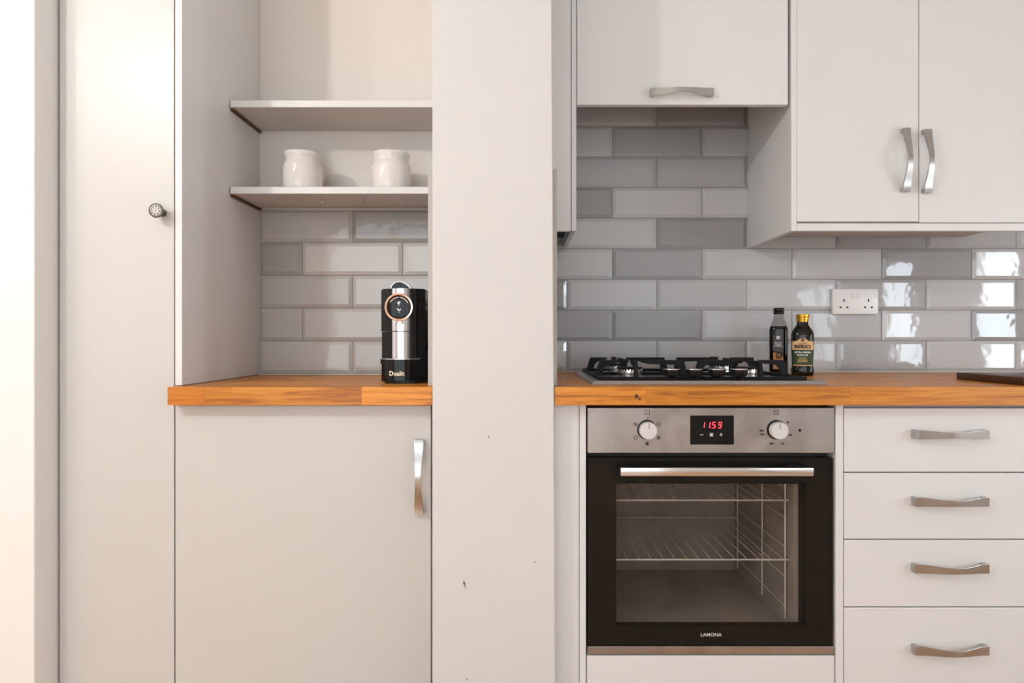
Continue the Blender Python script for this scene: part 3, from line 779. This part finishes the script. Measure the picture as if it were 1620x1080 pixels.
# ------------------------------------------------------------------ gas hob
def hob():
    hx0, hx1, hy0, hy1 = .181, .7595, -.547, -.052; zt_ = ZT+.0095
    t = thing('gas_hob', ((hx0+hx1)/2, (hy0+hy1)/2, ZT), 'stainless steel gas hob with four burners and black pan supports', 'hob')
    b = bm_new(); e = .010
    lo = [(hx0, hy0), (hx1, hy0), (hx1, hy1), (hx0, hy1)]
    hi = [(hx0+e*.6, hy0+e*.6), (hx1-e*.6, hy0+e*.6), (hx1-e*.6, hy1-e*.6), (hx0+e*.6, hy1-e*.6)]
    inn = [(hx0+.020, hy0+.022), (hx1-.020, hy0+.022), (hx1-.020, hy1-.02), (hx0+.020, hy1-.02)]
    r0 = [b.verts.new((x_, y_, ZT+.0004)) for x_, y_ in lo]; r1 = [b.verts.new((x_, y_, ZT+.002)) for x_, y_ in lo]
    r2 = [b.verts.new((x_, y_, zt_)) for x_, y_ in hi]; r3 = [b.verts.new((x_, y_, zt_-.0015)) for x_, y_ in inn]
    for a, c in ((r0, r1), (r1, r2), (r2, r3)):
        for i in range(4): b.faces.new((a[i], a[(i+1) % 4], c[(i+1) % 4], c[i]))
    b.faces.new(r3); b.faces.new(r0); bmesh.ops.recalc_face_normals(b, faces=b.faces)
    bmesh.ops.bevel(b, geom=[e_ for e_ in b.edges if e_.verts[0] in r1+r2 and e_.verts[1] in r1+r2], offset=.0008, segments=2, affect='EDGES')
    obj('tray', b, 'tray_steel', t, True)
    zs = zt_-.0013
    bx_, by_ = (.302, .621), (-.385, -.165)
    sizes = {(0, 0): .036, (0, 1): .036, (1, 0): .030, (1, 1): .040}
    for i, X in enumerate(bx_):
        for j, Y in enumerate(by_):
            r = sizes[(i, j)]
            b = bm_new(); add_lathe(b, [(r*1.35, 0), (r*1.33, .0012), (r*1.0, .0035), (r*.92, .004)], (X, Y, zs), 40)
            brn = obj('burner', b, 'steel', t, True)
            b = bm_new(); add_lathe(b, [(r*.86, .003), (r*.88, .012), (r*.92, .013), (r*.92, .020), (r*.85, .0205)], (X, Y, zs), 40)
            for k in range(26):
                a = 2*PI*k/26; ca, sa = math.cos(a), math.sin(a); rr = r*.92
                add_prism(b, [(X+(rr+u)*ca-v*sa, Y+(rr+u)*sa+v*ca) for u, v in ((-.004, -.0016), (.0006, -.0016), (.0006, .0016), (-.004, .0016))], 'Z', zs+.0195, zs+.0235)
            obj('flame_ring', b, 'steel_edge', brn, True)
            b = bm_new(); add_lathe(b, [(r*.80, .0205), (r*.95, .0232), (r*.97, .0255), (r*.90, .0282), (r*.3, .0288), (.001, .0288)], (X, Y, zs), 40)
            obj('burner_cap', b, 'iron', brn, True)
    # pan supports: a base frame and inward fingers
    ztop = .9665
    def finger(b, X, Y, ang, reach, inner):
        ca, sa = math.cos(ang), math.sin(ang); w_ = .0042
        prof = [(reach+.010, zs), (reach-.010, zs), (reach-.017, ztop-.022), (reach-.026, ztop-.013), (inner+.02, ztop-.011), (inner, ztop-.006), (inner, ztop), (reach-.004, ztop)]
        A, B = [], []
        for r_, z_ in prof:
            A.append(b.verts.new((X+r_*ca-w_*sa, Y+r_*sa+w_*ca, z_))); B.append(b.verts.new((X+r_*ca+w_*sa, Y+r_*sa-w_*ca, z_)))
        b.faces.new(A); b.faces.new(B); n = len(prof)
        for i in range(n): b.faces.new((A[i], A[(i+1) % n], B[(i+1) % n], B[i]))
    for i, X in enumerate(bx_):
        b = bm_new(); hw = .1285 if i == 0 else .1265
        xa, xb, ya, yb = X-hw+(.018 if i == 0 else 0)-.010, X+hw+(.006 if i == 0 else -.008), -.492, -.066
        xa = .207 if i == 0 else .474; xb = .462 if i == 0 else .735
        s = .011
        add_box(b, xa, xb, ya, ya+s, zs, zs+.008, .0015, 1); add_box(b, xa, xb, yb-s, yb, zs, zs+.008, .0015, 1)
        add_box(b, xa, xa+s, ya+s, yb-s, zs, zs+.008, .0015, 1); add_box(b, xb-s, xb, ya+s, yb-s, zs, zs+.008, .0015, 1)
        ymid = sum(by_)/2; add_box(b, xa+s, xb-s, ymid-s/2, ymid+s/2, zs, zs+.008, .0015, 1)
        for Y in by_:
            finger(b, X, Y, PI, X-xa-.010, .030); finger(b, X, Y, 0, xb-X-.010, .030)
        finger(b, X, by_[0], -PI/2, by_[0]-ya-.010, .030); finger(b, X, by_[1], PI/2, yb-by_[1]-.010, .030)
        finger(b, X, by_[0], PI/2, ymid-by_[0]-.008, .034); finger(b, X, by_[1], -PI/2, by_[1]-ymid-.008, .034)
        bmesh.ops.recalc_face_normals(b, faces=b.faces)
        obj('pan_support', b, 'iron', t)
    for px in (1062.5, 1098, 1134, 1169.5):
        Y = -.513; X = wx(px, Y); b = bm_new()
        add_lathe(b, [(.010, 0), (.0105, .002), (.0085, .005), (.0125, .009), (.0185, .013), (.0205, .020), (.0207, .027)], (X, Y, zs), 36)
        k = obj('hob_knob', b, 'black_satin', t, True)
        b = bm_new(); add_lathe(b, [(.0208, .0268), (.0212, .0278), (.0205, .0296), (.018, .0300), (.001, .0300)], (X, Y, zs), 36); obj('knob_rim', b, 'chrome', k, True)
hob()

# ------------------------------------------------------------------ bottles
def front_y(x, a, n): return -a*max(0., 1-min(1., abs(x/a))**n)**(1/n)
def label_patch(X, Y, a, n, w_, za, zb, off=.0004, top=None):
    b = bm_new(); N = 16; rows = []
    for k in range(N+1):
        x_ = -w_/2+w_*k/N; y_ = front_y(x_, a, n)-off
        zt1 = zb if top is None else zb+top(2*x_/w_)
        rows.append((b.verts.new((X+x_, Y+y_, za)), b.verts.new((X+x_, Y+y_, zt1)), b.verts.new((X+x_, Y+y_+.0003, zt1)), b.verts.new((X+x_, Y+y_+.0003, za))))
    for p, q in zip(rows, rows[1:]):
        for i in range(4): b.faces.new((p[i], q[i], q[(i+1) % 4], p[(i+1) % 4]))
    b.faces.new(rows[0]); b.faces.new(rows[-1]); bmesh.ops.recalc_face_normals(b, faces=b.faces)
    return b
def wrap(b, X, Y, a, n, off=.0007):
    for v in b.verts: v.co.y = Y+front_y(v.co.x-X, a, n)-off+v.co.y
    return b
def vinegar():
    Y = -.062; X = wx(1232, Y); s = F/(Y-CY); H = lambda y: (588.5-y)/s
    t = thing('vinegar_bottle', (X, Y, ZT), 'slim dark vinegar bottle with black cap and charcoal label', 'bottle')
    a, n = .0280, 4.0; z0 = ZT+.0005
    b = bm_new(); add_lathe(b, [(a*.82, 0), (a*.97, .003), (a, .008), (a, H(520)), (a*.96, H(516.5)), (a*.90, H(514.3))], (X, Y, z0), 48, 'Z', n)
    body = obj('bottle_body', b, 'glass_dark', t, True, angle=50)
    b = bm_new(); add_lathe(b, [(a*.90, H(514.3)), (a*.80, H(510)), (a*.62, H(504)), (a*.52, H(500)), (a*.50, H(495))], (X, Y, z0), 40, 'Z', 2.6)
    obj('bottle_neck', b, 'clear_bottle', t, True, angle=60)
    b = bm_new(); add_lathe(b, [(.0152, H(495.5)), (.0162, H(494.8)), (.0162, H(492.5)), (.0155, H(492)), (.0162, H(491.5)), (.0162, H(486.4)), (.0150, H(485.5)), (.001, H(485.4))], (X, Y, z0), 36)
    obj('cap', b, 'black_satin', t, True)
    zz = lambda y: z0+H(y)
    obj('label', label_patch(X, Y, a, n, .0315, zz(553.5), zz(528)), 'label_grey', body)
    b = bm_new()
    for q in range(4):
        cx_, cz_ = X+.0027*(1 if q % 2 else -1), zz(532.2)+.0027*(1 if q < 2 else -1)
        for r_, in ((.0028,),):
            ring = []
            for k in range(14): ring.append((cx_+r_*math.cos(2*PI*k/14), cz_+r_*math.sin(2*PI*k/14)))
            add_prism(b, ring, 'Y', -.0003, .0001)
    obj('label_emblem', wrap(b, X, Y, a, n), 'white_ink', body)
    tb = merge([text_bm('Balsamic', .0062, X, zz(540), 0, .0001), text_bm('Vinegar', .0062, X, zz(542.8), 0, .0001), text_bm('of Modena', .0062, X, zz(545.6), 0, .0001)])
    obj('label_lettering', wrap(tb, X, Y, a, n), 'white_ink', body)
    obj('label_picture', label_patch(X, Y, a, n, .0315, zz(568), zz(555)), 'black_satin', body)
    b = bm_new()
    add_prism(b, [(X-.0150, zz(567)), (X-.0150, zz(555.5)), (X-.0045, zz(556)), (X-.0085, zz(560)), (X-.0060, zz(564)), (X+.0035, zz(565.5)), (X+.0145, zz(561.5)), (X+.0142, zz(567)), ], 'Y', -.0003, .0001)
    for r0_, r1_ in ((.0052, .0030),):
        for k in range(16):
            a0, a1 = 2*PI*k/16, 2*PI*(k+1)/16; cx_, cz_ = X+.0015, zz(559.8)
            add_prism(b, [(cx_+r0_*math.cos(a0), cz_+r0_*math.sin(a0)), (cx_+r0_*math.cos(a1), cz_+r0_*math.sin(a1)), (cx_+r1_*math.cos(a1), cz_+r1_*math.sin(a1)), (cx_+r1_*math.cos(a0), cz_+r1_*math.sin(a0))], 'Y', -.0003, .0001)
    obj('label_print', wrap(b, X, Y, a, n), 'label_orange', body)
    obj('lower_label', label_patch(X, Y, a, n, .0315, zz(581.5), zz(574)), 'label_tan', body)
    return t
vb = vinegar(); vb.rotation_euler[2] = math.radians(-26)
def oil():
    Y = -.178; X = wx(1269.5, Y); s = F/(Y-CY); H = lambda y: (594.3-y)/s
    t = thing('olive_oil_bottle', (X, Y, ZT), 'green-labelled olive oil bottle with gold screw cap', 'bottle')
    a, n = .0322, 3.0; z0 = ZT+.0005; zz = lambda y: z0+H(y)
    b = bm_new(); add_lathe(b, [(a*.86, 0), (a*.98, .003), (a, .009), (a*.985, H(583)), (a*.93, H(579.5)), (a*.92, H(576)), (a*.97, H(560)), (a*1.0, H(540)), (a*1.0, H(530)), (a*.93, H(525)), (a*.72, H(519.5)), (a*.54, H(515)), (a*.49, H(511)), (a*.49, H(508))], (X, Y, z0), 48, 'Z', n)
    body = obj('bottle_body', b, 'oil_glass', t, True, angle=50)
    b = bm_new(); add_lathe(b, [(.0170, H(509.8)), (.0178, H(509.5)), (.0178, H(507.6)), (.0168, H(507.3)), (.0168, H(506.6)), (.0182, H(506.2)), (.0186, H(502.8)), (.0179, H(502.4)), (.0192, H(501.6)), (.0192, H(498.4)), (.018, H(497.7)), (.001, H(497.6))], (X, Y, z0), 40)
    obj('cap', b, 'gold_cap', t, True)
    arch = lambda u: .0085*max(0, math.cos(min(1, abs(u)/.62)*PI/2))**1.3-.0018*abs(u)
    obj('label', label_patch(X, Y, a*1.0, n, .0585, zz(553.5), zz(539.5), .0004, arch), 'label_cream', body)
    obj('green_label', label_patch(X, Y, a*1.0, n, .0535, zz(577), zz(553.8)), 'label_green', body)
    obj('label_band', label_patch(X, Y, a*1.0, n, .0525, zz(578.6), zz(577.1)), 'label_cream', body)
    b = bm_new(); add_lathe(b, [(.0052, -.0001), (.0052, .0002), (.001, .0003)], (X, 0, zz(538.3)), 20, 'Y'); obj('label_emblem', wrap(b, X, Y, a, n), 'chip', body)
    b = merge([text_bm('BERIO', .0132, X, zz(549), 0, .0005, sxs=1.26)])
    obj('brand_lettering', wrap(b, X, Y, a, n), 'ink', body)
    b = merge([text_bm('FILIPPO', .0058, X, zz(544.6), 0, .0002, sxs=1.2)])
    obj('brand_lettering', wrap(b, X, Y, a, n), 'chip', body)
    b = merge([text_bm('EXTRA VIRGIN', .0068, X, zz(557.6), 0, .0002), text_bm('OLIVE OIL', .0068, X, zz(562), 0, .0002)])
    obj('label_lettering', wrap(b, X, Y, a, n), 'white_ink', body)
    b = bm_new()
    for yy, hw in ((566.5, .010), (569.5, .014), (572, .013)): add_box(b, X-hw, X+hw, -.0003, .0001, zz(yy)-.0011, zz(yy)+.0011)
    bmesh.ops.subdivide_edges(b, edges=[e for e in b.edges if abs(e.verts[0].co.x-e.verts[1].co.x) > .01], cuts=5)
    obj('label_stripes', wrap(b, X, Y, a, n), 'label_gold', body)
    return t
ob = oil(); ob.rotation_euler[2] = math.radians(-24)

# ------------------------------------------------------------------ socket, chopping board
def socket():
    Ys = -.0005; y1 = -.013
    x0, x1, z0, z1 = wx(1317.5, y1), wx(1390, y1), wz(497, y1), wz(456.5, y1); xc, zc = (x0+x1)/2, (z0+z1)/2
    t = thing('wall_socket', (xc, Ys, z0), 'white double wall socket mounted on the tiles', 'socket')
    pl = obj('face_plate', box(x0, x1, y1, Ys, z0, z1, .003, 3), 'white_plastic', t, True)
    P = lambda px, py: (wx(1300+px/14.73, y1), wz(440+py/14.73, y1))
    for px in (757, 880):
        X, Z = P(px, 415); b = box(X-.0068, X+.0068, y1-.0018, y1+.001, Z-.0088, Z+.0088, .0012)
        for v in b.verts:
            if v.co.y < y1-.0005 and v.co.z < Z: v.co.y -= .0014
        obj('switch', b, 'white_plastic', t, True)
    b = bm_new()
    for px, py, a, c in ((519, 517, .0022, .0044), (1090, 517, .0022, .0044), (440, 676, .0034, .0024), (597, 676, .0034, .0024), (1010, 676, .0034, .0024), (1167, 676, .0034, .0024)):
        X, Z = P(px, py); obj('pin_hole', box(X-a, X+a, y1-.0003, y1+.001, Z-c, Z+c), 'ink', pl)
    for px in (388, 1233):
        X, Z = P(px, 530); b = bm_new(); add_lathe(b, [(.0032, -.001), (.0032, .0003), (.0024, .0004), (.0022, .0001), (.0005, .0001)], (X, y1, Z), 18, 'Y'); obj('screw', b, 'nickel', pl, True)
socket()
bx0 = 1.2145
b = box(bx0, bx0+.33, -.578, -.350, ZT+.0005, ZT+.0200, .0025, 3)
t = thing('chopping_board', (bx0+.16, -.46, ZT), 'dark walnut chopping board lying on the long worktop', 'chopping board')
obj('slab', b, 'walnut', t, True)
obj('groove', box(bx0+.02, bx0+.31, -.560, -.555, ZT+.0199, ZT+.0203), 'ink', t)

# ------------------------------------------------------------------ wall cabinets
zb = 1.3275
t = thing('narrow_wall_cabinet', (.10, -.16, zb), 'narrow grey wall cabinet squeezed between pillar and hood cabinet', 'cabinet')
obj('front_panel', box(wx(868, YU), wx(903, YU), YU+.001, YU+.019, zb, 2.09, .001, 1), 'cab', t)
obj('side_panel', box(wx(904, YU), wx(911.6, YU), YU, -.003, zb, 2.09, .001, 1), 'cab', t)
obj('bottom_panel', box(.0925, wx(904, YU)-.0005, YU+.10, -.003, zb+.035, zb+.05), 'dark', t)  # near-black colour stands in for the shade of the void underneath

HX0, HX1 = wx(912.8, YU), wx(1246.6, YU)
t = thing('hood_cabinet', ((HX0+HX1)/2, -.16, 1.68), 'grey lift-up wall cabinet above the hob', 'cabinet')
d = obj('door', box(HX0, HX1, YU, YU+.019, wz(165.5, YU), 2.09, .0012, 1), 'cab', t)
obj('body', box(HX0+.001, HX1+.003, YU+.021, -.003, 1.83, 2.09), 'carcass', t)
handle(d, wx(1081, YU-.025), YU, wz(144.5-2.5+1.5, YU-.022))

WX0 = wx(1261, YU); G = wx(1454, YU)
t = thing('wall_cabinet', (1.13, -.16, zb), 'wide grey wall cabinet with two doors above the socket', 'cabinet')
obj('side_panel', box(wx(1251.8, YU), wx(1260.6, YU), YU, -.003, zb, 2.09, .001, 1), 'cab', t)
obj('body', box(wx(1260.6, YU)+.0005, G+.36, YU+.021, -.003, 1.3635, 2.09), 'carcass', t)
obj('light_rail', box(wx(1260.6, YU)+.0005, G+.36, YU, YU+.018, zb, wz(353, YU), .001, 1), 'cab', t)
d = obj('door', box(WX0, G-.0012, YU, YU+.019, wz(350.3, YU), 2.09, .0012, 1), 'cab', t)
handle(d, wx(1438.5, YU-.025), YU, wz(251, YU-.022), True)
d = obj('door', box(G+.0012, G+.345, YU, YU+.019, wz(352, YU), 2.09, .0012, 1), 'cab', t)
handle(d, wx(1472.5, YU-.025), YU, wz(253, YU-.022), True)
